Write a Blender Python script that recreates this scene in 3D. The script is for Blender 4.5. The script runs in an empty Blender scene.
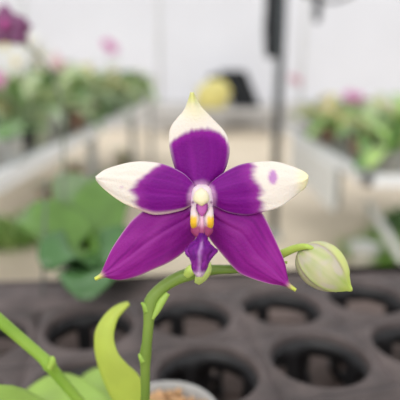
import bpy, math, random
import numpy as np
from mathutils import Vector, Matrix, noise

random.seed(7)
sc = bpy.context.scene
COL = sc.collection

def S(r, g, b):
    f = lambda c: (c / 255 / 12.92) if c / 255 <= 0.04045 else ((c / 255 + 0.055) / 1.055) ** 2.4
    return (f(r), f(g), f(b))

# ------------------------------------------------------------------ camera
PITCH = math.atan(125 / 480)
FPX = 480.0
CAM = Vector((0, 0, 1.0))
FW = Vector((0, math.cos(PITCH), -math.sin(PITCH)))
UP = Vector((0, math.sin(PITCH), math.cos(PITCH)))
RT = Vector((1, 0, 0))
cd = bpy.data.cameras.new('camera')
cam = bpy.data.objects.new('camera', cd)
COL.objects.link(cam)
cam.location = CAM
cam.rotation_euler = (math.pi / 2 - PITCH, 0, 0)
cd.sensor_width = 36
cd.lens = 36 * FPX / 400
cd.clip_start = 0.01
cd.clip_end = 60
cd.dof.use_dof = True
cd.dof.focus_distance = 0.129
cd.dof.aperture_fstop = 43.2 / 4.6
sc.camera = cam

# ------------------------------------------------------------------ world, light, exposure
w = bpy.data.worlds.new('sky')
sc.world = w
w.use_nodes = True
bg = w.node_tree.nodes['Background']
bg.inputs[0].default_value = (0.96, 0.98, 1.0, 1)
bg.inputs[1].default_value = 0.9
def sun(name, energy, angle, rot, col):
    l = bpy.data.lights.new(name, 'SUN'); l.energy = energy; l.angle = math.radians(angle); l.color = col
    o = bpy.data.objects.new(name, l); COL.objects.link(o); o.rotation_euler = rot; return o
sun('hazy_sun', 1.3, 50, (math.radians(38), math.radians(-18), 0), (1.0, 0.97, 0.93))
sc.view_settings.view_transform = 'Standard'
sc.view_settings.look = 'None'
sc.view_settings.exposure = 0.22
sc.view_settings.gamma = 1
sc.view_settings.use_curve_mapping = False
sc.cycles.use_denoising = True
sc.cycles.max_bounces = 8

# ------------------------------------------------------------------ helpers
def P(u, v, d):
    return CAM + FW * d + RT * ((u - 200) / FPX * d) + UP * ((200 - v) / FPX * d)

def mat(name, col, rough=0.6, var=0.0, scale=20, bump=0.0, sub=0.0, subr=0.003, vcol=False, transl=0.0, metal=0.0, spec=0.5, col2=None, bscale=None):
    m = bpy.data.materials.new(name); m.use_nodes = True
    nt = m.node_tree; b = nt.nodes['Principled BSDF']; out = nt.nodes['Material Output']
    b.inputs['Roughness'].default_value = rough
    b.inputs['Metallic'].default_value = metal
    b.inputs['Specular IOR Level'].default_value = spec
    tc = nt.nodes.new('ShaderNodeTexCoord')
    n = nt.nodes.new('ShaderNodeTexNoise'); n.inputs['Scale'].default_value = scale; n.inputs['Detail'].default_value = 5
    nt.links.new(tc.outputs['Object'], n.inputs['Vector'])
    if vcol:
        a = nt.nodes.new('ShaderNodeAttribute'); a.attribute_name = 'pigment_and_shade'; csock = a.outputs['Color']
    else:
        mx = nt.nodes.new('ShaderNodeMix'); mx.data_type = 'RGBA'
        c2 = col2 if col2 else tuple(min(1, c * (1 + var)) for c in col)
        c1 = col if col2 else tuple(c * (1 - var) for c in col)
        mx.inputs[6].default_value = (*c1, 1); mx.inputs[7].default_value = (*c2, 1)
        rp = nt.nodes.new('ShaderNodeMapRange'); rp.inputs[1].default_value = 0.35; rp.inputs[2].default_value = 0.65
        nt.links.new(n.outputs[0], rp.inputs[0]); nt.links.new(rp.outputs[0], mx.inputs[0]); csock = mx.outputs[2]
    nt.links.new(csock, b.inputs['Base Color'])
    if sub:
        b.inputs['Subsurface Weight'].default_value = sub
        b.inputs['Subsurface Radius'].default_value = (1, 0.6, 0.4)
        b.inputs['Subsurface Scale'].default_value = subr
    if bump:
        bp = nt.nodes.new('ShaderNodeBump'); bp.inputs['Strength'].default_value = bump; bp.inputs['Distance'].default_value = 0.001 if scale > 100 else 0.01
        if bscale:
            n2 = nt.nodes.new('ShaderNodeTexNoise'); n2.inputs['Scale'].default_value = bscale
            nt.links.new(tc.outputs['Object'], n2.inputs['Vector']); nt.links.new(n2.outputs[0], bp.inputs['Height'])
        else:
            nt.links.new(n.outputs[0], bp.inputs['Height'])
        nt.links.new(bp.outputs[0], b.inputs['Normal'])
    if transl:
        t = nt.nodes.new('ShaderNodeBsdfTranslucent'); nt.links.new(csock, t.inputs[0])
        ms = nt.nodes.new('ShaderNodeMixShader'); ms.inputs[0].default_value = transl
        nt.links.new(b.outputs[0], ms.inputs[1]); nt.links.new(t.outputs[0], ms.inputs[2]); nt.links.new(ms.outputs[0], out.inputs[0])
    return m

class MB:
    """collects shapes for ONE mesh object"""
    def __init__(s): s.v = []; s.f = []; s.c = []
    def add(s, verts, faces, cols=None):
        n = len(s.v); s.v += [Vector(p) for p in verts]; s.f += [tuple(i + n for i in q) for q in faces]
        s.c += cols if cols else [(1, 1, 1)] * len(verts); return s
    def box(s, x0, x1, y0, y1, z0, z1):
        return s.add([(x, y, z) for z in (z0, z1) for y in (y0, y1) for x in (x0, x1)],
                     [(0, 2, 3, 1), (4, 5, 7, 6), (0, 1, 5, 4), (2, 6, 7, 3), (0, 4, 6, 2), (1, 3, 7, 5)])
    def tube(s, pts, rad, n=12, col=None):
        pts = [Vector(p) for p in pts]; rad = rad if isinstance(rad, (list, tuple)) else [rad] * len(pts)
        vs = []; nrm = None
        for i, p in enumerate(pts):
            t = (pts[min(i + 1, len(pts) - 1)] - pts[max(i - 1, 0)]).normalized()
            if nrm is None:
                nrm = t.orthogonal().normalized()
            nrm = (nrm - t * nrm.dot(t)).normalized(); b = t.cross(nrm)
            for k in range(n):
                a = 2 * math.pi * k / n; vs.append(p + (nrm * math.cos(a) + b * math.sin(a)) * rad[i])
        fs = [(i * n + k, i * n + (k + 1) % n, (i + 1) * n + (k + 1) % n, (i + 1) * n + k) for i in range(len(pts) - 1) for k in range(n)]
        fs += [tuple(range(n))[::-1], tuple((len(pts) - 1) * n + k for k in range(n))]
        return s.add(vs, fs, [col(p) if callable(col) else (1, 1, 1) for p in vs])
    def lathe(s, prof, c=(0, 0, 0), n=24, cap=True):
        cx, cy, cz = c
        vs = [(cx + r * math.cos(2 * math.pi * k / n), cy + r * math.sin(2 * math.pi * k / n), cz + z) for r, z in prof for k in range(n)]
        fs = [(i * n + k, i * n + (k + 1) % n, (i + 1) * n + (k + 1) % n, (i + 1) * n + k) for i in range(len(prof) - 1) for k in range(n)]
        return s.add(vs, fs)
    def blob(s, c, r, seed=0, amp=0.2, nu=10, nv=7):
        vs = []; fs = []
        for i in range(nv + 1):
            th = math.pi * i / nv
            for k in range(nu):
                ph = 2 * math.pi * k / nu
                d = Vector((math.sin(th) * math.cos(ph), math.sin(th) * math.sin(ph), math.cos(th)))
                q = 1 + amp * noise.noise(d * 1.3 + Vector((seed, seed * .7, 0)))
                vs.append(Vector(c) + Vector((d.x * r[0], d.y * r[1], d.z * r[2])) * q)
        for i in range(nv):
            for k in range(nu):
                fs.append((i * nu + k, (i + 1) * nu + k, (i + 1) * nu + (k + 1) % nu, i * nu + (k + 1) % nu))
        return s.add(vs, fs)
    def build(s, name, m, parent=None, smooth=True, solid=0, sub=0, off=0.0, bevel=0):
        o0 = world_of(parent) if parent else Vector((0, 0, 0))
        me = bpy.data.meshes.new(name); me.from_pydata([p - o0 for p in s.v], [], s.f)
        a = me.color_attributes.new('pigment_and_shade', 'FLOAT_COLOR', 'POINT')
        a.data.foreach_set('color', [x for c in s.c for x in (*c, 1)])
        me.materials.append(m)
        if smooth: me.polygons.foreach_set('use_smooth', [True] * len(me.polygons))
        me.update()
        o = bpy.data.objects.new(name, me); COL.objects.link(o)
        if parent: o.parent = parent
        if bevel:
            md = o.modifiers.new('bevel', 'BEVEL'); md.width = bevel; md.segments = 2
        if solid:
            md = o.modifiers.new('thickness', 'SOLIDIFY'); md.thickness = solid; md.offset = off
        if sub:
            md = o.modifiers.new('smooth', 'SUBSURF'); md.levels = sub; md.render_levels = sub
        return o

def world_of(o):
    p = Vector((0, 0, 0))
    while o: p = p + o.location; o = o.parent
    return p

def tag(o, label=None, cat=None, group=None, kind=None):
    if label: o['label'] = label
    if cat: o['category'] = cat
    if group: o['group'] = group
    if kind: o['kind'] = kind
    return o
def thing(name, loc, label, cat, group=None, rz=0):
    o = bpy.data.objects.new(name, None); COL.objects.link(o); o.location = loc; o.rotation_euler = (0, 0, rz); o.empty_display_size = 0.02
    return tag(o, label, cat, group)
def copy_tree(o, parent=None):
    c = o.copy(); COL.objects.link(c); c.parent = parent
    for ch in list(o.children): copy_tree(ch, c)
    return c

def cr(pts, n):
    """smooth resample of a polyline (any dimension) by arc length"""
    p = np.array(pts, float); q = np.vstack([2 * p[0] - p[1], p, 2 * p[-1] - p[-2]]); out = []
    for i in range(len(p) - 1):
        a, b, c, d = q[i], q[i + 1], q[i + 2], q[i + 3]
        for t in np.linspace(0, 1, 12, endpoint=False):
            out.append(0.5 * (2 * b + (c - a) * t + (2 * a - 5 * b + 4 * c - d) * t * t + (3 * b - a - 3 * c + d) * t ** 3))
    out.append(p[-1]); out = np.array(out)
    L = np.r_[0, np.cumsum(np.linalg.norm(np.diff(out[:, :2] if out.shape[1] > 2 else out, axis=0), axis=1))]
    return np.array([np.array([np.interp(x, L, out[:, k]) for k in range(out.shape[1])]) for x in np.linspace(0, L[-1], n)])

def sm(a, b, x):
    t = max(0.0, min(1.0, (x - a) / (b - a))); return t * t * (3 - 2 * t)
def lerp(a, b, t): return tuple(x * (1 - t) + y * t for x, y in zip(a, b))
def nz(x, y, s=0.0): return noise.noise(Vector((x, y, s)))

# ================================================================== SETTING
FLOOR = mat('floor_concrete', S(222, 208, 186), .85, col2=S(200, 186, 164), scale=1.6, bump=.2)
WALL = mat('plastic_sheet', S(238, 238, 241), .6, var=.02, scale=.7, transl=.5)
MB().box(-8, 8, -3, 9.3, -.1, 0).build('floor', FLOOR, smooth=False)['kind'] = 'structure'
MB().box(-8, 8, 9.3, 9.34, 0, 5).build('wall_back', WALL, smooth=False)['kind'] = 'structure'
MB().box(-8.04, -8, -3, 9.3, 0, 5).build('wall_left', WALL, smooth=False)['kind'] = 'structure'
MB().box(8, 8.04, -3, 9.3, 0, 5).build('wall_right', WALL, smooth=False)['kind'] = 'structure'
GREYW = mat('render_grey', S(192, 190, 188), .9, var=.1, scale=3)
MB().box(-8, 8, 9.18, 9.298, 0, .5).build('baseboard_back', GREYW, smooth=False)['kind'] = 'structure'
GALV = mat('galvanised_steel', S(150, 155, 156), .45, var=.12, scale=30, metal=.3)
POSTM = mat('painted_post', S(70, 75, 79), .6, var=.1, scale=20)
RAIL = mat('aluminium_rail', S(226, 228, 230), .4, var=.04, scale=10)
WHITE = mat('white_paint', S(225, 226, 224), .5, var=.04, scale=8)
BLACK = mat('black_plastic', S(34, 36, 40), .6, var=.2, scale=20)
BLACKF = mat('black_fabric', S(26, 29, 33), .9, var=.25, scale=12, bump=.3)
YEL = mat('yellow_plastic', S(206, 196, 120), .5, var=.1, scale=6)

# wall studs of the tunnel
for x in (-5.4, -3.2, -.75, 1.9, 4.2, 6.4):
    MB().tube([(x, 9.26, .5), (x, 9.26, 5)], .022, 10).build('trim_' + str(int(x * 10 + 60)), WHITE)['kind'] = 'structure'

# ------------------------------------------------------------------ left and right growing benches
def bench(name, x0, x1, y0, y1, z, label, panel=False, panel_y=None, inset=.06):
    t = thing(name, (x0, y0, 0), label, 'bench')
    side = MB()
    side.box(x0, x0 + .03, y0, y1, z - .03, z + .014).box(x1 - .03, x1, y0, y1, z - .03, z + .014)
    side.box(x0, x1, y0, y0 + .03, z - .03, z + .014).box(x0, x1, y1 - .03, y1, z - .03, z + .014)
    side.build('rail', RAIL, t, smooth=False)
    g = MB()
    yy = y0 + .05
    while yy < y1 - .03:
        g.box(x0 + .03, x1 - .03, yy, yy + .012, z - .014, z - .004); yy += .05
    xx = x0 + .1
    while xx < x1 - .05:
        g.box(xx, xx + .014, y0 + .03, y1 - .03, z - .03, z - .014); xx += .22
    g.build('mesh_top', GALV, t, smooth=False)
    n = max(2, int((y1 - y0) / 1.4) + 1)
    for i in range(n):
        yy = y0 + .1 + (y1 - y0 - .2) * i / (n - 1)
        for x in (x0 + inset, x1 - .06):
            MB().box(x - .02, x + .02, yy - .02, yy + .02, 0, z - .03).build('leg', GALV, t, smooth=False)
    if panel:
        MB().box(x0 - .014, x0 - .001, panel_y[0], panel_y[1], z - .24, z - .03).build('side_panel', WHITE, t, smooth=False)
    return t
bench('growing_bench', -2.0, -.50, .86, 5.6, .745, 'long metal growing bench with pale rail on the left of the aisle')
bench('growing_bench', .64, 2.6, 1.82, 3.7, .61, 'metal growing bench with white side panel on the right of the aisle', True, (2.2, 3.3), .42)

# ------------------------------------------------------------------ leaves
LEAFS = [mat('leaf_green', S(142, 192, 90), .35, col2=S(198, 224, 140), scale=9, transl=.35),  # bench greens kept pale: background haze is put into the leaf colour
         mat('leaf_deep', S(96, 146, 80), .3, col2=S(150, 190, 120), scale=9, transl=.3),
         mat('leaf_pale', S(176, 200, 136), .35, col2=S(222, 228, 196), scale=9, transl=.35),
         mat('leaf_yellow', S(224, 212, 150), .5, var=.2, scale=14, transl=.35),
         mat('leaf_grey_green', S(150, 186, 130), .35, col2=S(206, 222, 190), scale=9, transl=.35)]
POTM = [mat('pot_terracotta', S(190, 150, 130), .8, var=.1, scale=20), mat('pot_clear_grey', S(196, 198, 196), .35, var=.06, scale=20), mat('pot_black', S(52, 52, 54), .6, var=.2, scale=20)]

def leaf_mesh(m, base, yaw, length, width, lift, droop, fold=.25, n=9, nt=5, twist=0):
    """broad strap leaf arching from base"""
    d = Vector((math.cos(yaw), math.sin(yaw), 0)); side0 = Vector((-math.sin(yaw), math.cos(yaw), 0))
    p = Vector(base); vs = []; ang = lift
    for i in range(n):
        s = i / (n - 1)
        wd = width * (0.45 + 1.1 * s) * math.sqrt(max(0, 1 - s ** 3.2)) * .75 if s < 1 else width * .03
        tan = d * math.cos(ang) + Vector((0, 0, 1)) * math.sin(ang)
        nn = side0.cross(tan) * -1
        a = twist * s; sd = side0 * math.cos(a) + nn * math.sin(a); n2 = nn * math.cos(a) - side0 * math.sin(a)
        for k in range(nt):
            t = -1 + 2 * k / (nt - 1)
            vs.append(p + sd * (t * wd / 2) + n2 * (abs(t) * wd * fold / 2))
        p = p + tan * (length / (n - 1)); ang -= droop / (n - 1)
    fs = [(i * nt + k, i * nt + k + 1, (i + 1) * nt + k + 1, (i + 1) * nt + k) for i in range(n - 1) for k in range(nt - 1)]
    m.add(vs, fs)

def plant_proto(name, seed, lm, pm, leaves, L, W, pot=(.036, .055), label='', group='', tall=1.0):
    rnd = random.Random(seed)
    t = thing(name, (0, 0, 0), label, 'plant', group)
    r, h = pot
    MB().lathe([(.001, 0), (r * .72, 0), (r * .95, h * .93), (r * 1.08, h * .93), (r * 1.08, h), (r * .95, h), (r * .9, h * .88), (.001, h * .88)], n=14).build('pot', POTM[pm], t)
    for i in range(leaves):
        m = MB()
        leaf_mesh(m, (0, 0, h * .88), i * 2.4 + rnd.uniform(-.4, .4), L * rnd.uniform(.8, 1.15), W * rnd.uniform(.85, 1.15), rnd.uniform(.3, 1.3) * tall, rnd.uniform(1.2, 2.2))
        m.build('leaf', LEAFS[rnd.choices([lm, 2, 3, 1], [10, 4, 2, 3])[0]], t, solid=.0015)
    return t

PROT = {}
def protos(side, lab):
    a = []
    for i, (lm, pm, nl, L, W, tl) in enumerate([(0, 1, 10, .19, .062, 1.1), (1, 0, 9, .19, .07, 1.1), (2, 1, 10, .18, .06, 1.15), (4, 2, 9, .18, .065, 1.1)]):
        nm = ['bright green', 'deep green', 'pale green', 'grey green'][i]
        pot = ['clear grey', 'terracotta', 'clear grey', 'black'][i]
        a.append((plant_proto('potted_orchid', i * 11 + (3 if side == 'left' else 9), lm, pm, nl, L, W, label=f'{nm} broad-leaved orchid out of flower in {pot} pot on the {side} bench', group=f'{nm} leafy orchids on the {side} bench', tall=tl)))
    return a
ORD = ['nearest', 'second', 'third', 'fourth', 'fifth', 'sixth', 'seventh', 'eighth', 'ninth', 'tenth', 'eleventh', 'twelfth', 'thirteenth', 'fourteenth', 'fifteenth', 'sixteenth', 'seventeenth', 'eighteenth', 'nineteenth', 'twentieth', 'twenty-first', 'twenty-second', 'twenty-third', 'twenty-fourth']
KINDS_ = ['bright green', 'deep green', 'pale green', 'grey green']
def place(protoset, xs, y0, y1, z, dy, scale, seed, side, avoid=()):
    rnd = random.Random(seed); used = [False] * 4
    for ri, x in enumerate(xs):
        y = y0; c = 0
        while y < y1:
            px_, py = x + rnd.uniform(-.02, .02), y + rnd.uniform(-.02, .02)
            y += dy
            u = 200 + abs(px_) * 480 / (py * FW.y + (1 - z) * .25)
            k = rnd.randrange(4); rz = rnd.uniform(0, 6.28); s_ = scale * rnd.uniform(.85, 1.12); sz = rnd.uniform(.9, 1.15)
            if u > 440 or any(math.hypot(px_ - a, py - b) < .15 for a, b in avoid): continue
            p = protoset[k]; o = p if not used[k] else copy_tree(p); used[k] = True
            o.location = (px_, py, z - .004); o.rotation_euler = (0, 0, rz); o.scale = (s_, s_, s_ * sz * (1.4 if side == 'left' else 1.12))
            row = ['row along the aisle rail', 'second row from the aisle', 'third row from the aisle', 'fourth row from the aisle', 'fifth row from the aisle', 'sixth row from the aisle', 'seventh row from the aisle'][ri]
            o['label'] = f'{KINDS_[k]} leafy orchid, {ORD[c]} from the near end, {row}, {side} bench'
            o['group'] = f'leafy orchids on the {side} bench'; c += 1
pl = protos('left', '')
place(pl, [-.63, -.84, -1.06, -1.28, -1.5, -1.73], 1.12, 5.5, .745, .215, 1.22, 3, 'left', [(-.70, 1.56), (-.80, 2.3), (-.66, 3.32), (-.55, 1.36)])
pr = protos('right', '')
place(pr, [.80, 1.04, 1.28, 1.52, 1.77], 1.98, 3.62, .61, .235, 1.3, 5, 'right', [(.97, 2.7), (.8, 3.45), (.79, 3.1), (.9, 3.55)])

# yellowing plants at the aisle corner of the right bench
yp = plant_proto('yellow_leaved_plant', 41, 3, 1, 7, .16, .05, label='pot plant with yellowing leaves at the aisle edge of the right bench', group='yellowing plants along the right bench', tall=1.15)
for i, (x, y) in enumerate([(.80, 3.45), (.79, 3.1)]):
    o = yp if i == 0 else copy_tree(yp)
    o['label'] = ['far', 'near'][i] + 'er of two yellowing plants at the aisle edge of the right bench' if i == 1 else 'farthest yellowing plant at the aisle edge of the right bench'
    o.location = (x, y, .606); o.rotation_euler = (0, 0, i * 1.7); o.scale = (1.5,) * 3

# ------------------------------------------------------------------ blurred orchid sprays
def mini_petal(m, a, L, W, z=0):
    n = 7; vs = []
    d = Vector((math.cos(a), math.sin(a), 0)); s_ = Vector((-math.sin(a), math.cos(a), 0))
    for i in range(n):
        s = i / (n - 1); wd = W * math.sin(math.pi * min(.985, s ** .8 * .93 + .06)) ** .7
        for t in (-1, -.5, 0, .5, 1):
            vs.append(d * (s * L) + s_ * (t * wd / 2) + Vector((0, 0, z + .12 * L * math.sin(s * 3) - abs(t) * W * .1)))
    m.add(vs, [(i * 5 + k, i * 5 + k + 1, (i + 1) * 5 + k + 1, (i + 1) * 5 + k) for i in range(n - 1) for k in range(4)])
def spray(name, base, pts, blooms, size, pm, lipm, label, cat='orchid', group=None, leaves=True, pot=True):
    """an orchid in a pot whose spike carries blooms; pts and blooms are world points"""
    t = thing(name, base, label, cat, group)
    B = Vector(base)
    if pot:
        MB().lathe([(.001, 0), (.035, 0), (.045, .075), (.05, .075), (.05, .08), (.044, .08), (.042, .07), (.001, .07)], c=base, n=16).build('pot', POTM[1], t)
        for i in range(4):
            m = MB(); leaf_mesh(m, B + Vector((0, 0, .07)), i * 1.57 + .3, .15, .06, .7, 1.2); m.build('leaf', LEAFS[1], t, solid=.0015)
    MB().tube(cr([B + Vector((0, 0, .07))] + [Vector(p) for p in pts], 24), .0022, 8).build('flower_stem', STEMD, t)
    for i, (p, face) in enumerate(blooms):
        q = Vector(face).normalized().to_track_quat('Z', 'Y').to_matrix()
        m = MB()
        for k, (L, W) in zip(range(5), [(1, .75), (1, 1.0), (1, .7), (1, .7), (1, 1.0)]):
            mini_petal(m, math.pi / 2 + k * 2 * math.pi / 5, L * size / 2, W * size / 2, -.0005 * (k % 2))
        m.v = [q @ v + Vector(p) for v in m.v]
        f = m.build('bloom', pm, t, solid=.0008)
        l = MB().blob((0, 0, .12 * size), (.1 * size, .14 * size, .1 * size), amp=.1)
        l.v = [q @ v + Vector(p) for v in l.v]
        l.build('lip', lipm, f)
    return t
STEMD = mat('stem_dark', S(104, 110, 92), .5, var=.15, scale=40)
PW = mat('petal_white', S(244, 244, 242), .5, var=.02, scale=20, transl=.3)
PP = mat('petal_pink', S(236, 168, 214), .5, var=.06, scale=20, transl=.3)
PL = mat('petal_blush', S(240, 205, 215), .5, var=.06, scale=20, transl=.3)
PM = mat('petal_magenta', S(146, 84, 130), .5, var=.2, scale=60, transl=.2)
LY = mat('lip_yellow', S(230, 214, 150), .5, var=.1, scale=60)
LM = mat('lip_magenta', S(176, 70, 140), .5, var=.1, scale=60)
face = (0.15, -1, .1)
def at(u, v, d): return P(u, v, d)
spray('white_orchid', (-.70, 1.56, .746), [at(30, 110, 1.62), at(26, 75, 1.6), at(14, 48, 1.58)],
      [(at(6, 46, 1.55), face), (at(27, 42, 1.56), face), (at(16, 62, 1.54), face), (at(40, 56, 1.6), face)], .10, PW, LY, 'orchid with a cluster of white blooms at the near end of the left bench')
spray('white_orchid', (-.80, 2.3, .746), [at(60, 90, 2.35), at(58, 70, 2.34), at(48, 56, 2.33)],
      [(at(50, 56, 2.3), face), (at(58, 64, 2.3), face)], .08, PL, LY, 'blush white orchid with two blooms behind the white cluster, left bench')
spray('pink_orchid', (-.66, 3.32, .746), [at(106, 80, 3.4), at(108, 60, 3.4), at(110, 47, 3.38)],
      [(at(107, 44, 3.36), face), (at(113, 49, 3.36), face)], .09, PP, LM, 'tall pink orchid rising alone above the far part of the left bench')
spray('pink_orchid', (.97, 2.7, .606), [at(362, 140, 2.72), at(360, 112, 2.72), at(352, 96, 2.7)],
      [(at(349, 96, 2.66), face), (at(358, 98, 2.66), face)], .08, PP, LM, 'pink orchid with blooms against the white wall, right bench')
spray('pink_orchid', (.9, 3.55, .606), [at(306, 110, 3.6), at(302, 92, 3.6), at(296, 82, 3.6)],
      [(at(293, 78, 3.56), face), (at(298, 81, 3.56), face)], .08, PL, LM, 'pale blush orchid at the far aisle corner of the right bench')
spray('pink_orchid', (-.55, 1.36, .746), [at(-6, 120, 1.32), at(-8, 95, 1.3), at(-4, 82, 1.28)],
      [(at(-3, 80, 1.26), face)], .05, PP, LM, 'pink bloom cut by the left edge of the photo, nearest on left bench')

# ------------------------------------------------------------------ centre back: post, hanging cloth, clutter
t = thing('steel_post', (.465, 2.9, 0), 'upright grey steel post beside the aisle with black cloth hung on top', 'post')
MB().tube([(.465, 2.9, .012), (.465, 2.9, 2.6)], .026, 16).build('pole', POSTM, t)
MB().lathe([(.001, 0), (.06, 0), (.06, .01), (.03, .014), (.03, .05), (.001, .05)], c=(.465, 2.9, 0), n=16).build('foot_plate', GALV, t)
def hang(name, u, d, v0, v1, wd, label, cat, seed):
    top = P(u, v0, d); bot = P(u, v1, d); m = MB(); vs = []; n = 16; rows = 14
    for i in range(rows):
        s = i / (rows - 1); c = top.lerp(bot, s); c = Vector((c.x, top.y, c.z))
        for k in range(n):
            a = 2 * math.pi * k / n
            r = wd / 2 * (1 + .22 * math.sin(5 * a + seed) + .25 * nz(s * 5, a, seed)) * (1 if s < .95 else .7)
            vs.append(c + Vector((math.cos(a) * r, math.sin(a) * r * .8, 0)))
    fs = [(i * n + k, i * n + (k + 1) % n, (i + 1) * n + (k + 1) % n, (i + 1) * n + k) for i in range(rows - 1) for k in range(n)]
    fs += [tuple(range(n)), tuple((rows - 1) * n + k for k in range(n))[::-1]]
    m.add(vs, fs); return tag(m.build(name, BLACKF), label, cat)
hang('shade_cloth', 278, 2.86, -80, 57, .115, 'black shade cloth gathered in a roll on the steel post', 'cloth', 1)
hang('shade_cloth', 322, 3.2, -70, 20, .05, 'short black cloth end hanging right of the post at the top', 'cloth', 4)
tag(MB().tube(cr([P(285, -14, 3.0), P(305, -6, 3.1), P(330, 1, 3.15), P(352, -6, 3.1), P(375, -20, 3.0)], 20), .012, 10).build('irrigation_hose', BLACK), 'black hose sagging between cloth and roof at the upper right', 'hose')

# clutter on the far low shelf
t = thing('low_shelf', (.1, 8.3, 0), 'low grey shelf across the far end of the greenhouse floor', 'shelf')
MB().box(-.75, 1.3, 8.2, 8.8, .36, .44).build('shelf_board', GREYW, t, smooth=False)
for x in (-.7, .3, 1.24): MB().box(x - .03, x + .03, 8.25, 8.75, 0, .36).build('leg', GREYW, t, smooth=False)
def sack(name, c, w_, d_, h, m, label, cat, lean=0):
    mb = MB(); n = 20; rows = 12; vs = []
    for i in range(rows):
        s = i / (rows - 1); r = (.88 + .2 * math.sin(s * math.pi)) * (1 - .45 * sm(.6, 1, s))
        if i == rows - 1: r *= .5
        for k in range(n):
            a = 2 * math.pi * k / n; q = r * (1 + .12 * nz(3 * s, a * 1.5, w_ * 9))
            ca, sa = math.cos(a), math.sin(a); e = lambda x: math.copysign(abs(x) ** .6, x)
            vs.append((c[0] + e(ca) * w_ / 2 * q + lean * s, c[1] + e(sa) * d_ / 2 * q, c[2] + h * s))
    fs = [(i * n + k, i * n + (k + 1) % n, (i + 1) * n + (k + 1) % n, (i + 1) * n + k) for i in range(rows - 1) for k in range(n)]
    fs += [tuple(range(n))[::-1], tuple((rows - 1) * n + k for k in range(n))]
    mb.add(vs, fs); return tag(mb.build(name, m), label, cat)
t = thing('black_chair', (.72, 8.5, .44), 'black plastic seat shell resting tilted on the far shelf beside the yellow sack', 'chair')
def prism(m, pts, y0, y1):
    n = len(pts); return m.add([(x, y0, z) for x, z in pts] + [(x, y1, z) for x, z in pts], [tuple(range(n)), tuple(range(n, 2 * n))[::-1]] + [(i, i + n, (i + 1) % n + n, (i + 1) % n) for i in range(n)])
prism(MB(), [(.34, 1.08), (.80, 1.08), (1.08, .44), (.60, .44)], 8.62, 8.78).build('backrest', BLACKF, t, smooth=False, bevel=.03)
prism(MB(), [(.12, .94), (.20, 1.02), (.46, 1.0), (.46, .84)], 8.62, 8.76).build('seat', BLACKF, t, smooth=False, bevel=.02)
sack('yellow_sack', (.16, 8.4, .44), .56, .34, .50, YEL, 'yellow sack standing on the far shelf left of the black seat shell', 'sack', lean=.12)

# weeds on the floor: clumps
def weed(name, c, r, h, n, m, label, seed):
    rnd = random.Random(seed); mb = MB()
    for i in range(n):
        a = rnd.uniform(0, 6.28); q = r * math.sqrt(rnd.random())
        leaf_mesh(mb, (c[0] + math.cos(a) * q, c[1] + math.sin(a) * q, 0), rnd.uniform(0, 6.28), h * rnd.uniform(.6, 1.2), h * .3, rnd.uniform(.6, 1.4), rnd.uniform(.4, 1.5), n=6, nt=3)
    return tag(mb.build(name, m, solid=.001), label, 'weeds', None, 'stuff')
weed('weeds', (1.10, 2.5, 0), .27, .13, 420, LEAFS[0], 'green weeds growing on the floor below the right bench', 1)
weed('weeds', (1.45, 3.0, 0), .3, .16, 120, LEAFS[1], 'dark weeds deeper under the right bench', 2)
weed('weeds', (-1.18, 2.85, 0), .22, .16, 260, LEAFS[0], 'pale green weeds on the floor in front of the left bench', 3)
for i, (x, y) in enumerate([(-.72, 3.3), (-.78, 3.95), (-.72, 4.6), (-.85, 5.25), (-1.15, 3.6), (-1.2, 4.5)]):
    if i == 0:
        o = plant_proto('fern_pot', 77, 4, 0, 6, .2, .05, pot=(.09, .14), label='terracotta potted plant stored on the floor under the left bench', group='pots under the left bench')
        first = o
    else: o = copy_tree(first)
    o.location = (x, y, 0); o.rotation_euler = (0, 0, i)
    o['label'] = 'terracotta potted plant under the left bench, ' + ['nearest of those beside the aisle', 'second along the aisle side', 'third along the aisle side', 'farthest along the aisle side', 'nearer one of the inner pair', 'farther one of the inner pair'][i]
# white brace and tub below the right bench
tag(MB().tube([P(368, 203, 2.5), P(404, 262, 2.3)], .022, 10).build('white_pipe', WHITE), 'white pipe slanting down below the right bench', 'pipe')
mb = MB().lathe([(.001, 0), (.06, 0), (.075, .13), (.085, .13), (.085, .14), (.07, .14), (.06, .01), (.001, .01)], c=(.86, 2.37, 0), n=20)
tag(mb.build('white_tub', WHITE), 'small round white tub on the floor behind the bud', 'tub')

# ================================================================== NEAR BENCH AND TRAY
WOOD = mat('bench_slat', S(108, 92, 86), .8, var=.15, scale=25)
t = thing('potting_bench', (-.1, .1, 0), 'grey slatted bench under the black cell tray in the foreground', 'bench')
for i in range(9):
    y = -.02 + i * .0505
    MB().box(-.55, .6, y, y + .047, .775, .79).build('slat', WOOD, t, smooth=False)
for x in (-.45, .5):
    MB().box(x - .02, x + .02, -.02, .43, .745, .775).build('bearer', WOOD, t, smooth=False)
    for y in (0.01, .40): MB().box(x - .02, x + .02, y - .02, y + .02, 0, .745).build('leg', WOOD, t, smooth=False)

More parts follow.
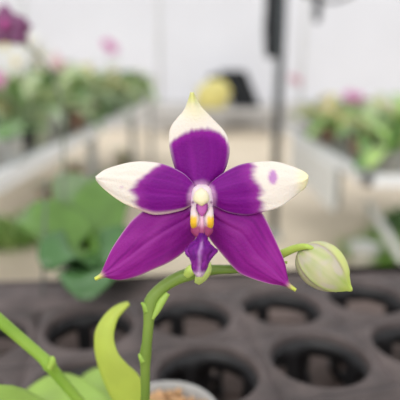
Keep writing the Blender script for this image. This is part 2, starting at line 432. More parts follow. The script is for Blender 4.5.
TRAY = mat('tray_plastic', S(80, 72, 71), .55, var=.14, scale=45, bump=.15, spec=.3, col2=S(103, 92, 90))
CELLM = mat('tray_cell_plastic', S(27, 26, 28), .5, var=.2, scale=60)
TZ = .851
v1 = Vector((.0605, .0135)); v2 = Vector((-.0105, .0600)); A = Vector((.0540, .2900))
tray = thing('cell_tray', (A.x, A.y, .7905), 'large black-brown plastic cell tray with round openings behind the stem', 'tray')
def tp(i, j): return A + v1 * i + v2 * j
R0 = .0265
IS = range(-4, 5); JS = (-1, 0)
deck = MB(); N = 40
def sq_pt(c, a):
    # point where a ray of angle a (in lattice frame) meets the cell's parallelogram
    ca, sa = math.cos(a), math.sin(a); k = .5 / max(abs(ca), abs(sa)); return c + v1 * (ca * k) + v2 * (sa * k)
for i in IS:
    for j in JS:
        c = tp(i, j); vs = []
        for k in range(N):
            a = 2 * math.pi * k / N + math.pi / 4
            o_ = sq_pt(c, a)
            d = (o_ - c).normalized()
            for (r, z) in ((None, 0), (R0 + .0035, 0), (R0 + .0022, .0016), (R0 + .0008, .0018), (R0, .0008), (R0 - .0006, -.002), (R0 - .0012, -.004)):
                q = o_ if r is None else c + d * r
                if r is not None and (o_ - c).length < r: q = o_
                vs.append((q.x, q.y, TZ + z))
        M_ = 7
        fs = [(k * M_ + m_, ((k + 1) % N) * M_ + m_, ((k + 1) % N) * M_ + m_ + 1, k * M_ + m_ + 1) for k in range(N) for m_ in range(M_ - 1)]
        deck.add(vs, fs)
# outer skirt
i0, i1, j0, j1 = min(IS) - .5, max(IS) + .5, min(JS) - .5, max(JS) + .5
cs = [tp(i0, j0), tp(i1, j0), tp(i1, j1), tp(i0, j1)]
cc = sum(cs, Vector((0, 0))) / 4
def on_deck(u, v):
    d_ = P(u, v, 1) - CAM; q = CAM + d_ * ((TZ - 1) / d_.z); return Vector((q.x, q.y))
e0, e1 = on_deck(10, 284), on_deck(390, 275); ed = (e1 - e0)
def meet(c):   # where the back rim line crosses the tray's side direction
    k = ed.cross(e0 - c) / ed.cross(v2); return c + v2 * k
b2_, b3_ = meet(cs[2]), meet(cs[3])
deck.add([(cs[3].x, cs[3].y, TZ), (cs[2].x, cs[2].y, TZ), (b2_.x, b2_.y, TZ), (b3_.x, b3_.y, TZ)], [(0, 1, 2, 3)])
cs[2] = b2_; cs[3] = b3_
for a_, b_ in zip(cs, cs[1:] + cs[:1]):
    oa = a_ + (a_ - cc).normalized() * .006; ob = b_ + (b_ - cc).normalized() * .006
    deck.add([(a_.x, a_.y, TZ), (b_.x, b_.y, TZ), (ob.x, ob.y, TZ + .001), (oa.x, oa.y, TZ + .001), (ob.x, ob.y, TZ - .022), (oa.x, oa.y, TZ - .022)], [(0, 1, 2, 3), (3, 2, 4, 5)])
deck.build('deck', TRAY, tray, solid=.0012, off=-1)
for i in IS:
    for j in JS:
        c = tp(i, j); m = MB(); n = 32
        def ring(r, z): return [(c.x + math.cos(2 * math.pi * k / n + .2) * r, c.y + math.sin(2 * math.pi * k / n + .2) * r, TZ + z) for k in range(n)]
        rings = [ring(R0 - .0012, -.0035), ring(R0 - .0022, -.013), ring(R0 - .005, -.052), ring(R0 - .006, -.058)]
        vs = [p for q in rings for p in q]; fs = []
        for q in range(3):
            for k in range(n):
                if q == 1 and (k % 8) not in (0, 1): continue      # open slots between the ribs
                fs.append((q * n + k, q * n + (k + 1) % n, (q + 1) * n + (k + 1) % n, (q + 1) * n + k))
        m.add(vs, fs)
        for a in (0.3, 0.3 + math.pi / 2):
            d = Vector((math.cos(a), math.sin(a))) * (R0 - .006); e = Vector((-d.y, d.x)).normalized() * .004
            z = TZ - .058
            m.add([(c.x + d.x + e.x, c.y + d.y + e.y, z), (c.x + d.x - e.x, c.y + d.y - e.y, z), (c.x - d.x - e.x, c.y - d.y - e.y, z), (c.x - d.x + e.x, c.y - d.y + e.y, z)], [(0, 1, 2, 3)])
        m.build('cell', CELLM, tray, solid=.0012)

# ------------------------------------------------------------------ neighbour orchid with broad leaves behind
NL = [mat('neighbour_leaf', S(90, 126, 50), .28, var=.2, scale=40, transl=.15), mat('neighbour_leaf_deep', S(72, 112, 60), .25, var=.15, scale=30, transl=.1)]
def strip(name, mid, wid, m, parent, fold=.2, up=Vector((0, -.35, 1)), n=22, nt=9, thick=.0012, side=None, sub=0):
    """leaf or sheath along a smooth midline of world points with widths"""
    q = cr([list(p) + [w_] for p, w_ in zip(mid, wid)], n); vs = []
    pp = [Vector(x[:3]) for x in q]
    for i, p in enumerate(pp):
        t_ = (pp[min(i + 1, n - 1)] - pp[max(i - 1, 0)]).normalized()
        s_ = (side - t_ * side.dot(t_)).normalized() if side else t_.cross(up).normalized()
        nn = s_.cross(t_)
        if nn.dot(up) < 0: nn = -nn
        wd = max(.0003, q[i][3])
        for k in range(nt):
            t2 = -1 + 2 * k / (nt - 1); vs.append(p + s_ * (t2 * wd / 2) + nn * ((abs(t2) ** 1.5) * wd * fold / 2))
    mb = MB().add(vs, [(i * nt + k, i * nt + k + 1, (i + 1) * nt + k + 1, (i + 1) * nt + k) for i in range(n - 1) for k in range(nt - 1)])
    return mb.build(name, m, parent, solid=thick, sub=sub)
nc = Vector((-.100, .392))
nb = thing('potted_orchid', (nc.x, nc.y, .792), 'blurred broad-leaved orchid standing in the tray behind and left of the flower', 'orchid')
MB().lathe([(.001, 0), (.017, 0), (.0235, .066), (.0255, .066), (.0255, .070), (.0225, .070), (.021, .06), (.001, .06)], c=(nc.x, nc.y, .792), n=28).build('pot', POTM[1], nb)
nbase = Vector((nc.x, nc.y, .855))
def L(pts): return [nbase] + [P(*p) for p in pts]
strip('leaf', L([(80, 250, .385), (60, 228, .395), (42, 218, .40), (28, 214, .405), (20, 217, .41)]), [.024, .038, .046, .044, .034, .010], NL[0], nb)
strip('leaf', L([(92, 245, .39), (100, 210, .42), (110, 190, .44), (122, 180, .46), (134, 176, .48)]), [.024, .042, .050, .046, .036, .010], NL[0], nb)
strip('leaf', L([(85, 240, .40), (80, 208, .43), (74, 190, .47), (68, 180, .51), (62, 174, .54)]), [.022, .040, .044, .04, .030, .008], NL[0], nb)
strip('leaf', L([(92, 262, .36), (108, 250, .35), (124, 246, .35), (138, 250, .35), (148, 258, .35)]), [.022, .038, .042, .038, .028, .008], NL[1], nb)
strip('leaf', L([(80, 262, .35), (70, 250, .335), (62, 250, .33), (54, 258, .325), (48, 270, .32)]), [.022, .036, .04, .036, .026, .008], NL[1], nb)
strip('leaf', L([(90, 274, .345), (90, 272, .325), (90, 278, .31), (88, 288, .298), (86, 300, .29)]), [.022, .036, .042, .038, .028, .008], NL[1], nb)
MB().tube(cr([nbase, P(66, 230, .42), P(64, 165, .44), P(62, 110, .45), P(54, 80, .45), P(42, 60, .45), P(26, 44, .45), P(12, 30, .45)], 40), .0011, 8).build('flower_stem', STEMD, nb)
for (u, v, d, s_) in ((6, 26, .44, .040), (16, 30, .45, .030)):
    m = MB(); q = Vector((.3, -1, .2)).normalized().to_track_quat('Z', 'Y').to_matrix()
    for k in range(5): mini_petal(m, math.pi / 2 + k * 2 * math.pi / 5, s_ / 2, s_ * .4)
    m.v = [q @ x + P(u, v, d) for x in m.v]
    f = m.build('bloom', PM, nb, solid=.0008)
    l = MB().blob((0, 0, .1 * s_), (.1 * s_, .14 * s_, .1 * s_), amp=.1); l.v = [q @ x + P(u, v, d) for x in l.v]; l.build('lip', LM, f)
tag(MB().tube([P(46, 180, .37), Vector((P(43, 300, .33).x, P(43, 300, .33).y, .853))], .0009, 8).build('plant_stake', mat('wire', S(96, 100, 96), .5)), 'thin grey wire stake upright in the tray at the left', 'stake')

# ================================================================== THE ORCHID IN FOCUS
PET = mat('petal', (1, 1, 1), .5, vcol=True, scale=900, bump=.22, sub=.15, subr=.0006, spec=.16, bscale=1500)
FLESH = mat('flower_flesh', (1, 1, 1), .45, vcol=True, scale=900, bump=.1, sub=.25, subr=.0008, spec=.25, bscale=1800)
STEM = mat('stem_green', (1, 1, 1), .38, vcol=True, scale=500, bump=.12, sub=.15, subr=.001, spec=.4, bscale=900)
POTC = P(166, 414, .2)
oz = .7905
orchid = thing('potted_orchid', (POTC.x, POTC.y, oz), 'small potted orchid with one violet and white star flower in sharp focus', 'orchid')

MAG = S(110, 0, 120); MAG2 = S(134, 18, 140); MAGL = S(140, 40, 142); CREAM = S(228, 219, 209); YG = S(206, 214, 92); HALO = S(216, 170, 208)
D0 = .13
def petal(name, Lb, Rb, wfun, cfun, parent, ns=60, nt=33, thick=.0007, m=None):
    a = cr(Lb, ns); b = cr(Rb, ns); vs = []; cols = []
    for i in range(ns):
        s = i / (ns - 1)
        for k in range(nt):
            t_ = k / (nt - 1); uv = a[i] * (1 - t_) + b[i] * t_
            vs.append(P(uv[0], uv[1], D0 - wfun(s, 2 * t_ - 1) / 1000)); cols.append(cfun(uv[0], uv[1], s, 2 * t_ - 1))
    mb = MB().add(vs, [(i * nt + k, i * nt + k + 1, (i + 1) * nt + k + 1, (i + 1) * nt + k) for i in range(ns - 1) for k in range(nt - 1)], cols)
    return mb.build(name, m or PET, parent, solid=thick)
def vein(s, t, seed): return nz(t * 9, s * 1.6, seed)
def halo(u, v, c):
    d = math.hypot((u - 202) / 1.0, (v - 199) / 1.25) + 1.0 * nz(u * .25, v * .25, 2)
    return lerp(HALO, c, sm(9.5, 17, d))
# flower: the short green-white stalk behind carries all of it
fl = MB().tube(cr([P(203, 268, .1405), P(204, 250, .141), P(203, 225, .1385), P(202, 205, .134)], 16), [.0012 + .0005 * i / 15 for i in range(16)], 14, col=lambda p: S(196, 206, 150)).build('flower', STEM, orchid)

def c_dorsal(u, v, s, t):
    # boundary height across the sepal
    xb = np.interp(u, [168, 172, 180, 187, 195, 208, 218, 224, 229], [146, 142, 136, 132, 129.5, 129, 133, 138, 146])
    e = (v - xb) + 1.2 * nz(u * .3, v * .1, 5) + .5 * vein(s, t, 3)
    pur = lerp(MAG2, MAG, sm(2, 12, e)); pur = lerp(pur, MAG2, .35 * max(0, vein(s, t, 1) * 1.6 + .2))
    base = lerp(CREAM, YG, sm(110, 96, v) * (0.9 if v < 103 else .6))
    base = lerp(base, S(232, 228, 168), .5 * sm(24, 0, abs(u - 196)) * sm(128, 108, v))
    edge = sm(.90, 1, abs(t)) * .5
    return halo(u, v, lerp(lerp(base, pur, sm(-3, 2.6, e)), CREAM, edge * (1 - sm(150, 175, v))))
petal('dorsal_sepal', [(197, 196), (188, 188), (180, 178), (175, 167.5), (170.5, 151), (169.3, 136), (171.5, 127), (177, 119.5), (184, 111.5), (188.5, 102), (191.5, 92.5)],
      [(205, 196), (213, 184), (220, 176), (225.5, 168), (229.3, 153), (228, 140), (223.5, 131), (217, 124), (208, 115), (201, 108), (196, 100), (192.5, 92.5)],
      lambda s, t: -1.2 - 1.6 * s + 3.2 * (s ** 3) * .7 - 1.8 * t * t * (1 - .3 * s) + .5 * math.cos(t * 2.5) * s + .25 * nz(s * 4, t * 2, 11), c_dorsal, fl)

def c_petal(side):
    def f(u, v, s, t):
        if side < 0:
            xb = np.interp(v, [162, 167, 175, 182, 190, 197, 205, 212], [161, 157, 144, 137, 131.5, 136, 135, 141]); e = u - xb
        else:
            xb = np.interp(v, [162, 167, 172, 178, 185, 191, 198, 204, 211], [251, 254.5, 253, 253, 259, 262.5, 259.5, 263, 263]); e = xb - u
        e += 3.0 * nz(u * .08, v * .28, 7 + side) + .8 * nz(u * .3, v * .5, 3)
        pur = lerp(MAGL, MAG, sm(0, 18, e)); pur = lerp(pur, MAG2, .5 * max(0, min(1, vein(s, t, 4 + side) * 1.8 + .25)))
        c = lerp(CREAM, pur, sm(-5, 5, e))
        if side > 0:
            d = math.hypot((u - 272.7) / 5.0, (v - 177.3) / 7.8) + .18 * nz(u * .5, v * .5, 9)
            c = lerp(c, S(178, 112, 186), .85 * sm(1.2, .55, d))
            c = lerp(c, S(240, 232, 182), sm(292, 306, u) * .8)
        else:
            c = lerp(c, S(178, 112, 186), .35 * sm(1.3, .3, math.hypot((u - 122) / 2, (v - 187) / 1.6)))
            c = lerp(c, S(244, 232, 190), .5 * sm(.8, 1, t))
        c = lerp(c, S(214, 170, 214), .5 * sm(.95, 1, abs(t)) * sm(60, 30, abs(u - 202)))
        return halo(u, v, c)
    return f
petal('petal', [(196, 190), (192, 183), (186, 176), (180, 171.7), (168, 166), (153, 162.6), (135, 162.2), (120, 165.2), (105, 170.3), (96, 177.6)],
      [(197, 198), (191.5, 204), (186, 208), (180, 210.5), (168, 213.3), (154.5, 214.5), (144, 211.5), (133, 207), (123, 202.5), (111, 194.3), (101.5, 185.5), (96.6, 178.8)],
      lambda s, t: .3 + 1.4 * s - 1.6 * s * s - 1.7 * t * t * (1 - .4 * s) * (1 if t > 0 else .7) + .5 * math.sin(s * 9) * t * t * .5 + .25 * nz(s * 4, t * 3, 31), c_petal(-1), fl)
petal('petal', [(207, 190), (211, 184.5), (218, 177.5), (229, 170.2), (241, 164.8), (256, 162.4), (274, 162), (289, 166), (300, 170.4), (306, 174.2), (307.8, 177)],
      [(206, 198), (210, 202), (217, 206.5), (229, 212), (247, 214.6), (258, 212.6), (266, 211), (280, 206.5), (292, 197.5), (298, 192.5), (304.5, 187), (307.6, 178.2)],
      lambda s, t: .3 + 1.2 * s - 1.2 * s * s - 1.7 * t * t * (1 - .4 * s) + .45 * math.sin(s * 11 + 1) * max(0, t) ** 3 + .25 * nz(s * 4, t * 3, 37), c_petal(1), fl)

def c_lat(tip):
    def f(u, v, s, t):
        c = lerp(S(116, 4, 118), S(140, 24, 132), sm(.1, .9, s)); c = lerp(c, S(92, 0, 98), .5 * max(0, min(1, vein(s, t, 14 + tip) * 1.8 + .2)))
        c = lerp(c, S(152, 50, 146), .4 * sm(.10, 0, abs(t - .05 * math.sin(s * 4))) * sm(.15, .4, s))
        c = lerp(c, S(150, 48, 144), .4 * sm(.1, .7, nz(s * 5, t * 2.4, 20 + tip) + .3))
        c = lerp(c, S(214, 162, 202), .75 * sm(.93, 1, abs(t)) * sm(.1, .4, s))
        c = lerp(c, S(196, 176, 140), sm(.9, .965, s)); c = lerp(c, YG, sm(.93, .985, s))
        return halo(u, v, c)
    return f
petal('lateral_sepal', [(197, 198), (190, 201), (180, 202.5), (166, 204), (150, 208), (141, 213.2), (131.5, 221.7), (121.5, 235), (112.5, 248.8), (106.5, 262), (101.5, 273.5), (94.8, 278.6)],
      [(200, 212), (199, 224), (196, 236), (189, 246), (180, 254.6), (168, 262.2), (153, 268.8), (138, 275.3), (123, 279), (113, 278.4), (105, 276.6), (95.3, 279.6)],
      lambda s, t: -1.6 + 1.5 * s + .8 * s * s - 2.0 * t * t * (1 - .5 * s) - .7 * sm(.14, 0, abs(t)) * (1 - s) + .35 * nz(s * 4, t * 3, 41), c_lat(0), fl)
petal('lateral_sepal', [(207, 198), (216, 203), (230, 206), (246, 208), (259, 210.8), (265, 219), (270.5, 230), (277.7, 246.5), (283.7, 261.5), (286.2, 274), (288.5, 283), (296, 289.8)],
      [(204, 212), (205, 224), (209, 236), (216, 246), (225, 257), (234, 267.5), (241, 273.5), (255, 279.3), (270, 283.6), (280, 284.4), (287.5, 286.5), (295.6, 290.6)],
      lambda s, t: -1.6 + 1.5 * s + .8 * s * s - 2.0 * t * t * (1 - .5 * s) - .7 * sm(.14, 0, abs(t)) * (1 - s) + .35 * nz(s * 4, t * 3, 45), c_lat(5), fl)

# lofted lumps for the centre: rings (u, v, w mm, half width px, half depth mm)
def lump(name, rings, cfun, parent, n=28, m=None, sq=1.0, cnt=26):
    q = cr([list(r) for r in rings], cnt); vs = []; cols = []
    for r in q:
        for k in range(n):
            a = 2 * math.pi * k / n; ca, sa = math.cos(a), math.sin(a)
            e = lambda x: math.copysign(abs(x) ** sq, x)
            u = r[0] + max(.05, r[3]) * e(ca); w_ = r[2] + max(.02, r[4]) * e(sa)
            vs.append(P(u, r[1], D0 - w_ / 1000)); cols.append(cfun(u, r[1], w_))
    N_ = len(q)
    fs = [(i * n + k, i * n + (k + 1) % n, (i + 1) * n + (k + 1) % n, (i + 1) * n + k) for i in range(N_ - 1) for k in range(n)]
    fs += [tuple(range(n))[::-1], tuple((N_ - 1) * n + k for k in range(n))]
    return MB().add(vs, fs, cols).build(name, m or FLESH, parent)
PINKW = S(226, 206, 214)
def c_col(u, v, w_):
    c = lerp(PINKW, S(232, 180, 222), sm(8, 13, abs(u - 201.8)))
    d = math.hypot((abs(u - 202) - 9.3) / 1.6, (v - 202.5) / 1.6)
    return lerp(c, S(110, 40, 110), .85 * sm(1.3, .4, d))
col_ = lump('column', [(202, 184.5, .5, 4, .6), (202, 188, 1.6, 8.6, 1.6), (202, 194, 2.0, 10.4, 2.1), (202, 201, 2.0, 11.3, 2.2), (202, 207, 1.6, 10.6, 2.0), (202, 213, 1.0, 10.0, 1.7), (202, 217, .6, 8, 1.2)], c_col, fl)
lump('anther_cap', [(201.3, 187.6, 3.2, .8, .2), (201.3, 190, 3.8, 4.2, .9), (201.3, 193.5, 4.2, 7.0, 1.5), (201.3, 199, 4.3, 8.2, 1.7), (201.3, 202, 4.6, 6.6, 1.5), (201.5, 204.8, 4.9, 2.8, 1.0), (201.5, 206, 4.9, 1.2, .5)],
     lambda u, v, w_: lerp(S(230, 222, 192), S(220, 208, 164), sm(194, 206, v)), col_)
lump('stigma', [(202, 203, 4.4, 5.4, .5), (202, 206, 4.7, 6.0, .6), (202, 209.5, 4.8, 5.6, .6), (202, 213, 4.9, 3.4, .6), (202, 216.5, 4.8, .8, .3)],
     lambda u, v, w_: lerp(S(176, 88, 160), S(122, 40, 120), sm(3, 5.4, abs(u - 202))), col_)
def c_side(u, v, w_):
    c = lerp(S(222, 204, 204), S(232, 186, 48), sm(214, 219, v + 1.5 * nz(u * .5, v * .4, 1)) * sm(3.5, 6.5, abs(u - 202)))
    return lerp(c, S(190, 120, 120), sm(227, 230, v))
lip = lump('lip', [(202, 208, 1.6, 8, .8), (202, 213, 2.4, 9.6, 1.3), (202, 219, 3.0, 10.2, 1.6), (202, 226, 3.4, 10.8, 1.8), (202, 231, 3.8, 11.2, 1.8), (202, 235, 4.2, 8.6, 1.5), (202, 239, 4.8, 3.4, 1.0)],
           lambda u, v, w_: lerp(S(232, 198, 214), S(150, 58, 104), sm(222, 228, v)), fl)
for sgn in (-1, 1):
    lump('side_lobe', [(202 + sgn * 7.0, 204, 1.4, 1.6, .4), (202 + sgn * 7.6, 208, 2.6, 3.2, 1.0), (202 + sgn * 7.4, 214, 3.8, 4.2, 1.5), (202 + sgn * 7.2, 220, 4.4, 4.6, 1.6), (202 + sgn * 7.4, 225, 4.3, 4.2, 1.4), (202 + sgn * 7.6, 229, 3.9, 2.2, .7)], c_side, lip)
lump('callus', [(202, 214, 4.2, 1.0, .3), (202, 219, 5.0, 1.8, .7), (202, 225, 5.4, 2.2, .9), (202, 231, 5.6, 2.8, 1.0), (202, 235.5, 5.6, 1.6, .5)], lambda u, v, w_: lerp(S(216, 172, 190), S(160, 74, 116), sm(222, 230, v)), lip, cnt=14)
def c_mid(u, v, s, t):
    c = lerp(S(106, 12, 122), S(136, 44, 148), sm(.2, .8, s)); c = lerp(c, S(66, 10, 100), .55 * sm(.25, .7, nz(s * 6, t * 4, 3) + .35))
    c = lerp(c, S(206, 160, 214), .5 * sm(.1, .03, abs(t)) * sm(.1, .3, s)); return lerp(c, S(226, 196, 222), sm(.84, .98, s))
petal('midlobe', [(200.5, 232), (199, 237), (195, 242), (189, 246), (184.8, 250.5), (188.5, 256), (191.2, 262), (193.8, 269), (197.6, 275.5)],
      [(203.5, 232), (205, 237), (208, 242), (212.5, 246), (216.8, 250), (211.5, 256), (208, 262), (204.8, 269), (201, 275.5)],
      lambda s, t: 5.4 + 3.8 * math.sin(s * 2.0) - 2.6 * s * s + 2.4 * (1 - abs(t)) ** 1.3 * math.sin(min(1, s * 1.3) * math.pi * .8) - .5 * t * t + 1.1 * nz(s * 6, t * 3.5, 8), c_mid, lip, ns=36, nt=25, thick=.0011)

# ------------------------------------------------------------------ stems, bracts
def px(p, d): return p * d / FPX
def stemcol(a, b, seed=0):
    return lambda p: lerp(lerp(a, b, max(0, min(1, .5 + nz(p.x * 90 + seed, p.z * 90)))), S(170, 192, 86), sm(.012, .022, p.x))
GA = S(100, 128, 48); GB = S(130, 156, 68); GC = S(176, 196, 92)
def tube_px(name, pts, parent, cf, n=70, nr=18, m=None):
    q = cr([[*P(u, v, d), px(r, d)] for u, v, d, r in pts], n)
    return MB().tube([Vector(x[:3]) for x in q], [float(x[3]) for x in q], nr, col=cf).build(name, m or STEM, parent)
base = Vector((POTC.x - .003, POTC.y + .0, .858))
q_base = base
qq = cr([[*q_base, .0017]] + [[*P(u, v, d), px(r, d)] for u, v, d, r in [(143, 440, .157, 4.8), (145.2, 400, .1475, 4.6), (145.5, 372, .1445, 4.8), (144.8, 362, .143, 5.2), (144.8, 358, .1425, 6.6), (146, 352, .142, 5.3), (148.5, 325, .140, 5.2), (149.5, 312, .139, 6.0), (150.5, 303, .139, 7.2), (155, 295, .139, 6.6), (165, 285.5, .139, 6.2), (178, 278, .139, 6.4), (190, 274, .139, 6.6), (203, 271, .139, 6.4), (216, 269.5, .139, 4.9), (234, 269, .1385, 4.3), (252, 267, .138, 4.1), (268, 261, .137, 4.1), (282, 254, .1355, 4.3), (292, 249.5, .1335, 4.0), (301, 246.8, .131, 3.4), (308, 246.8, .1295, 2.7), (314, 249, .1295, 1.5)]], 150)
MB().tube([Vector(x[:3]) for x in qq], [float(x[3]) for x in qq], 20, col=stemcol(GA, GB)).build('flower_stem', STEM, orchid)
# thin papery bracts at the joints
def bract(mid, wid, parent=orchid, col=S(156, 186, 78)):
    q = cr([[*P(u, v, d), px(w_, d)] for (u, v, d), w_ in zip(mid, wid)], 20); vs = []; nt = 9
    pp = [Vector(x[:3]) for x in q]
    for i, p in enumerate(pp):
        t_ = (pp[min(i + 1, 19)] - pp[max(i - 1, 0)]).normalized(); s_ = t_.cross(FW).normalized()
        for k in range(nt):
            a = (-1 + 2 * k / (nt - 1)); vs.append(p + s_ * (math.sin(a * 1.3) * q[i][3] / 2) - FW * (math.cos(a * 1.3) * q[i][3] / 2))
    cols = [col] * len(vs)
    return MB().add(vs, [(i * nt + k, i * nt + k + 1, (i + 1) * nt + k + 1, (i + 1) * nt + k) for i in range(19) for k in range(nt - 1)], cols).build('bract', STEM, parent, solid=.0004)
bract([(152.5, 319, .1385), (157, 310, .1385), (161.5, 301.5, .1385), (168, 293, .1385)], [2, 6, 7, 4], col=S(160, 190, 88))
bract([(148, 311, .1385), (145, 306, .138), (141.5, 302.5, .138)], [8, 5, 1.2], col=S(140, 172, 70))
bract([(144, 361, .1418), (141, 357, .1413), (139, 353.5, .1413)], [7, 4.5, 1], col=S(140, 172, 70))
bract([(197, 283, .1365), (201, 277, .1345), (206, 269, .1335), (209, 262, .1335)], [5, 11, 11, 3], col=S(190, 208, 120))
bract([(186, 276, .138), (191, 270, .1365), (196, 264, .136)], [6, 10, 3], col=S(190, 214, 110))
bract([(287, 262.5, .1352), (284.5, 262, .135)], [2, .6])

# ------------------------------------------------------------------ the bud
def bud():
    a0 = P(299, 250, .1335); a1 = P(352.5, 291, .1315); ax = (a1 - a0); Lb = ax.length; ax.normalize()
    side = ax.cross(FW).normalized(); fr = side.cross(ax).normalized()
    if fr.dot(FW) > 0: fr = -fr
    # 'side' should point up-right
    if side.dot(UP) < 0: side = -side
    prof = [(0, .03), (.03, .16), (.10, .30), (.22, .40), (.36, .45), (.5, .44), (.63, .385), (.75, .29), (.85, .17), (.92, .085), (.97, .045), (1, .012)]
    W = px(52, .132)
    ns, nt = 60, 72; vs = []; cols = []
    xs = [p[0] for p in prof]; ys = [p[1] for p in prof]
    pr_ = cr([[x, y] for x, y in prof], ns)
    for i in range(ns):
        s, r = pr_[i]
        for k in range(nt):
            a = 2 * math.pi * k / nt  # 0 = +side (upper right), pi/2 = front
            # asymmetry and seams between the three sepals
            seam = 0; dmin = 9
            for sa in (math.radians(35 + 45 * s), math.radians(135 + 12 * s), math.radians(285)):
                d_ = abs((a - sa + math.pi) % (2 * math.pi) - math.pi); dmin = min(dmin, d_)
            a1_, a2_ = 35 + 45 * s, 135 + 12 * s; ad = math.degrees(a)
            front = sm(a1_ - 3, a1_ + 3, ad) * (1 - sm(a2_ - 3, a2_ + 3, ad))
            seam = .03 * front - .012 * math.exp(-((ad - a2_ - 6) / 6) ** 2) - .012 * math.exp(-((ad - a1_ + 6) / 6) ** 2)
            rr = W * (r * (1 + (.06 * math.cos(a) if s < .8 else 0)) + seam * sm(0, .12, s) * sm(1, .85, s))
            vs.append(a0 + ax * (s * Lb) + side * (math.cos(a) * rr) + fr * (math.sin(a) * rr * .92))
            n_ = nz(s * 3, math.cos(a) * 4, 6) + .35 * nz(s * 2, a * 9, 3)
            c = lerp(S(190, 188, 148), S(170, 180, 120), .5 + n_)
            c = lerp(c, S(186, 166, 170), .75 * sm(.15, 0, abs(dmin - .04)) * sm(.75, .3, s) * (1 if a < 1.6 else .4))
            c = lerp(c, S(196, 180, 182), .5 * sm(.1, .5, nz(s * 5, a * 2, 12) + .15))
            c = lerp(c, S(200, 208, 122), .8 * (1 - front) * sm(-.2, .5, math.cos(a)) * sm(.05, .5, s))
            c = lerp(c, S(172, 160, 140), .45 * (1 - front) * sm(.2, -.6, math.cos(a)) * sm(.85, .5, s))  # shading of the lower-left sepal, painted in as a greyer tone
            c = lerp(c, S(150, 128, 130), .6 * math.exp(-((ad - a1_ + 4) / 5) ** 2) * sm(.9, .6, s) + .5 * math.exp(-((ad - a2_ - 4) / 5) ** 2) * sm(.9, .7, s))  # shadow under the front sepal's edges, painted into the colour
            c = lerp(c, S(196, 214, 130), .7 * math.exp(-((ad - a2_ + 5) / 6) ** 2))
            c = lerp(c, S(182, 204, 92), .9 * sm(.62, .93, s)); c = lerp(c, S(96, 90, 50), sm(.965, 1, s))
            cols.append(c)
    fs = [(i * nt + k, i * nt + (k + 1) % nt, (i + 1) * nt + (k + 1) % nt, (i + 1) * nt + k) for i in range(ns - 1) for k in range(nt)]
    fs += [tuple(range(nt))[::-1], tuple((ns - 1) * nt + k for k in range(nt))]
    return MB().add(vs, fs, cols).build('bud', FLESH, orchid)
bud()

# ------------------------------------------------------------------ second spike, leaves, pot
q = cr([[*Vector((POTC.x - .008, POTC.y + .002, .862)), .0018]] + [[*P(u, v, d), px(r, d)] for u, v, d, r in [(104, 428, .172, 4.6), (77, 398, .165, 4.9), (54, 371, .16, 5.4), (49, 364.5, .1585, 6.8), (43, 358, .158, 5.6), (20, 338, .155, 5.6), (-4, 317, .152, 5.8), (-40, 284, .149, 5), (-80, 240, .148, 4), (-100, 200, .15, 2)]], 90)
MB().tube([Vector(x[:3]) for x in q], [float(x[3]) for x in q], 18, col=stemcol(S(124, 164, 52), S(150, 184, 74), 4)).build('flower_spike', STEM, orchid)
bract([(50, 368, .1565), (53, 361, .156), (52, 356, .1558)], [6, 6, 2])
LF = mat('young_leaf', S(208, 222, 104), .4, var=.05, scale=90, transl=.4, sub=.1, subr=.001)
LF2 = mat('old_leaf', S(168, 200, 96), .35, var=.1, scale=60, transl=.3)
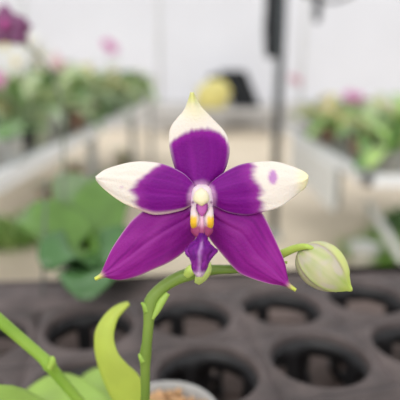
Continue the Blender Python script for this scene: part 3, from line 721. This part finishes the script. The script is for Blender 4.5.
# curled leaf: traced edges, own depth
def edge_leaf(name, Lb, Rb, dfun, m, ns=40, nt=15):
    a = cr(Lb, ns); b = cr(Rb, ns); vs = []
    for i in range(ns):
        s = i / (ns - 1)
        for k in range(nt):
            t_ = k / (nt - 1); uv = a[i] * (1 - t_) + b[i] * t_; vs.append(P(uv[0], uv[1], dfun(s, 2 * t_ - 1)))
    return MB().add(vs, [(i * nt + k, i * nt + k + 1, (i + 1) * nt + k + 1, (i + 1) * nt + k) for i in range(ns - 1) for k in range(nt - 1)]).build(name, m, orchid, solid=.0009)
edge_leaf('leaf', [(150, 440), (126, 418), (112, 398), (103, 378), (96, 355), (95.5, 334), (100.5, 322), (109.5, 311), (120, 304.5), (128, 302.5)],
          [(162, 440), (152, 418), (146, 395), (139, 376), (127, 364), (117.5, 352), (113.5, 336), (117, 320), (123, 311), (129.5, 304)],
          lambda s, t: .172 - .014 * math.sin(s * 2.2) + .0012 * t * t - .0015 * t * s, LF)
strip('leaf', [Vector((POTC.x - .004, POTC.y, .862)), P(110, 418, .185), P(70, 398, .19), P(45, 394, .195), P(15, 402, .20)], [.006, .012, .017, .016, .002], LF2, orchid)
strip('leaf', [Vector((POTC.x - .004, POTC.y + .004, .862)), P(122, 408, .20), P(100, 388, .215), P(86, 384, .225), P(70, 392, .235)], [.006, .012, .017, .016, .002], LF2, orchid)
strip('leaf', [Vector((POTC.x - .008, POTC.y - .004, .862)), P(90, 450, .168), P(40, 420, .160), P(5, 402, .155), P(-30, 392, .15)], [.006, .010, .012, .011, .002], LF2, orchid)
strip('leaf', [Vector((POTC.x + .004, POTC.y - .004, .862)), P(210, 480, .165), P(250, 490, .150), P(290, 500, .14)], [.006, .014, .015, .003], LF2, orchid)
CLEAR = mat('pot_translucent', S(206, 204, 202), .3, var=.08, scale=90, transl=.35)
R = .0225; zt = POTC.z - oz
MB().lathe([(.001, 0), (.0165, 0), (.0185, .02), (R - .0015, zt - .010), (R, zt - .009), (R + .0008, zt - .001), (R, zt), (R - .0012, zt - .0005), (R - .0026, zt - .010), (.0172, .02), (.0155, .002), (.001, .002)], c=(POTC.x, POTC.y, oz), n=48).build('pot', CLEAR, orchid)
BARK = [mat('bark_chip', S(206, 164, 122), .9, var=.25, scale=260, bump=.4)]
mb = MB(); rnd = random.Random(4)
for i in range(110):
    a = rnd.uniform(0, 6.28); r = (R - .0045) * math.sqrt(rnd.random()); s_ = rnd.uniform(.0013, .0026)
    mb.blob((POTC.x + math.cos(a) * r, POTC.y + math.sin(a) * r, POTC.z - .0045 + rnd.uniform(-.002, .003)), (s_ * rnd.uniform(.8, 1.3), s_ * rnd.uniform(.8, 1.2), s_ * .8), seed=i, amp=.9, nu=9, nv=6)
mb.lathe([(.001, -.006), (R - .003, -.006)], c=(POTC.x, POTC.y, POTC.z), n=30)
mb.build('potting_bark', BARK[0], orchid, smooth=True)['kind'] = 'stuff'
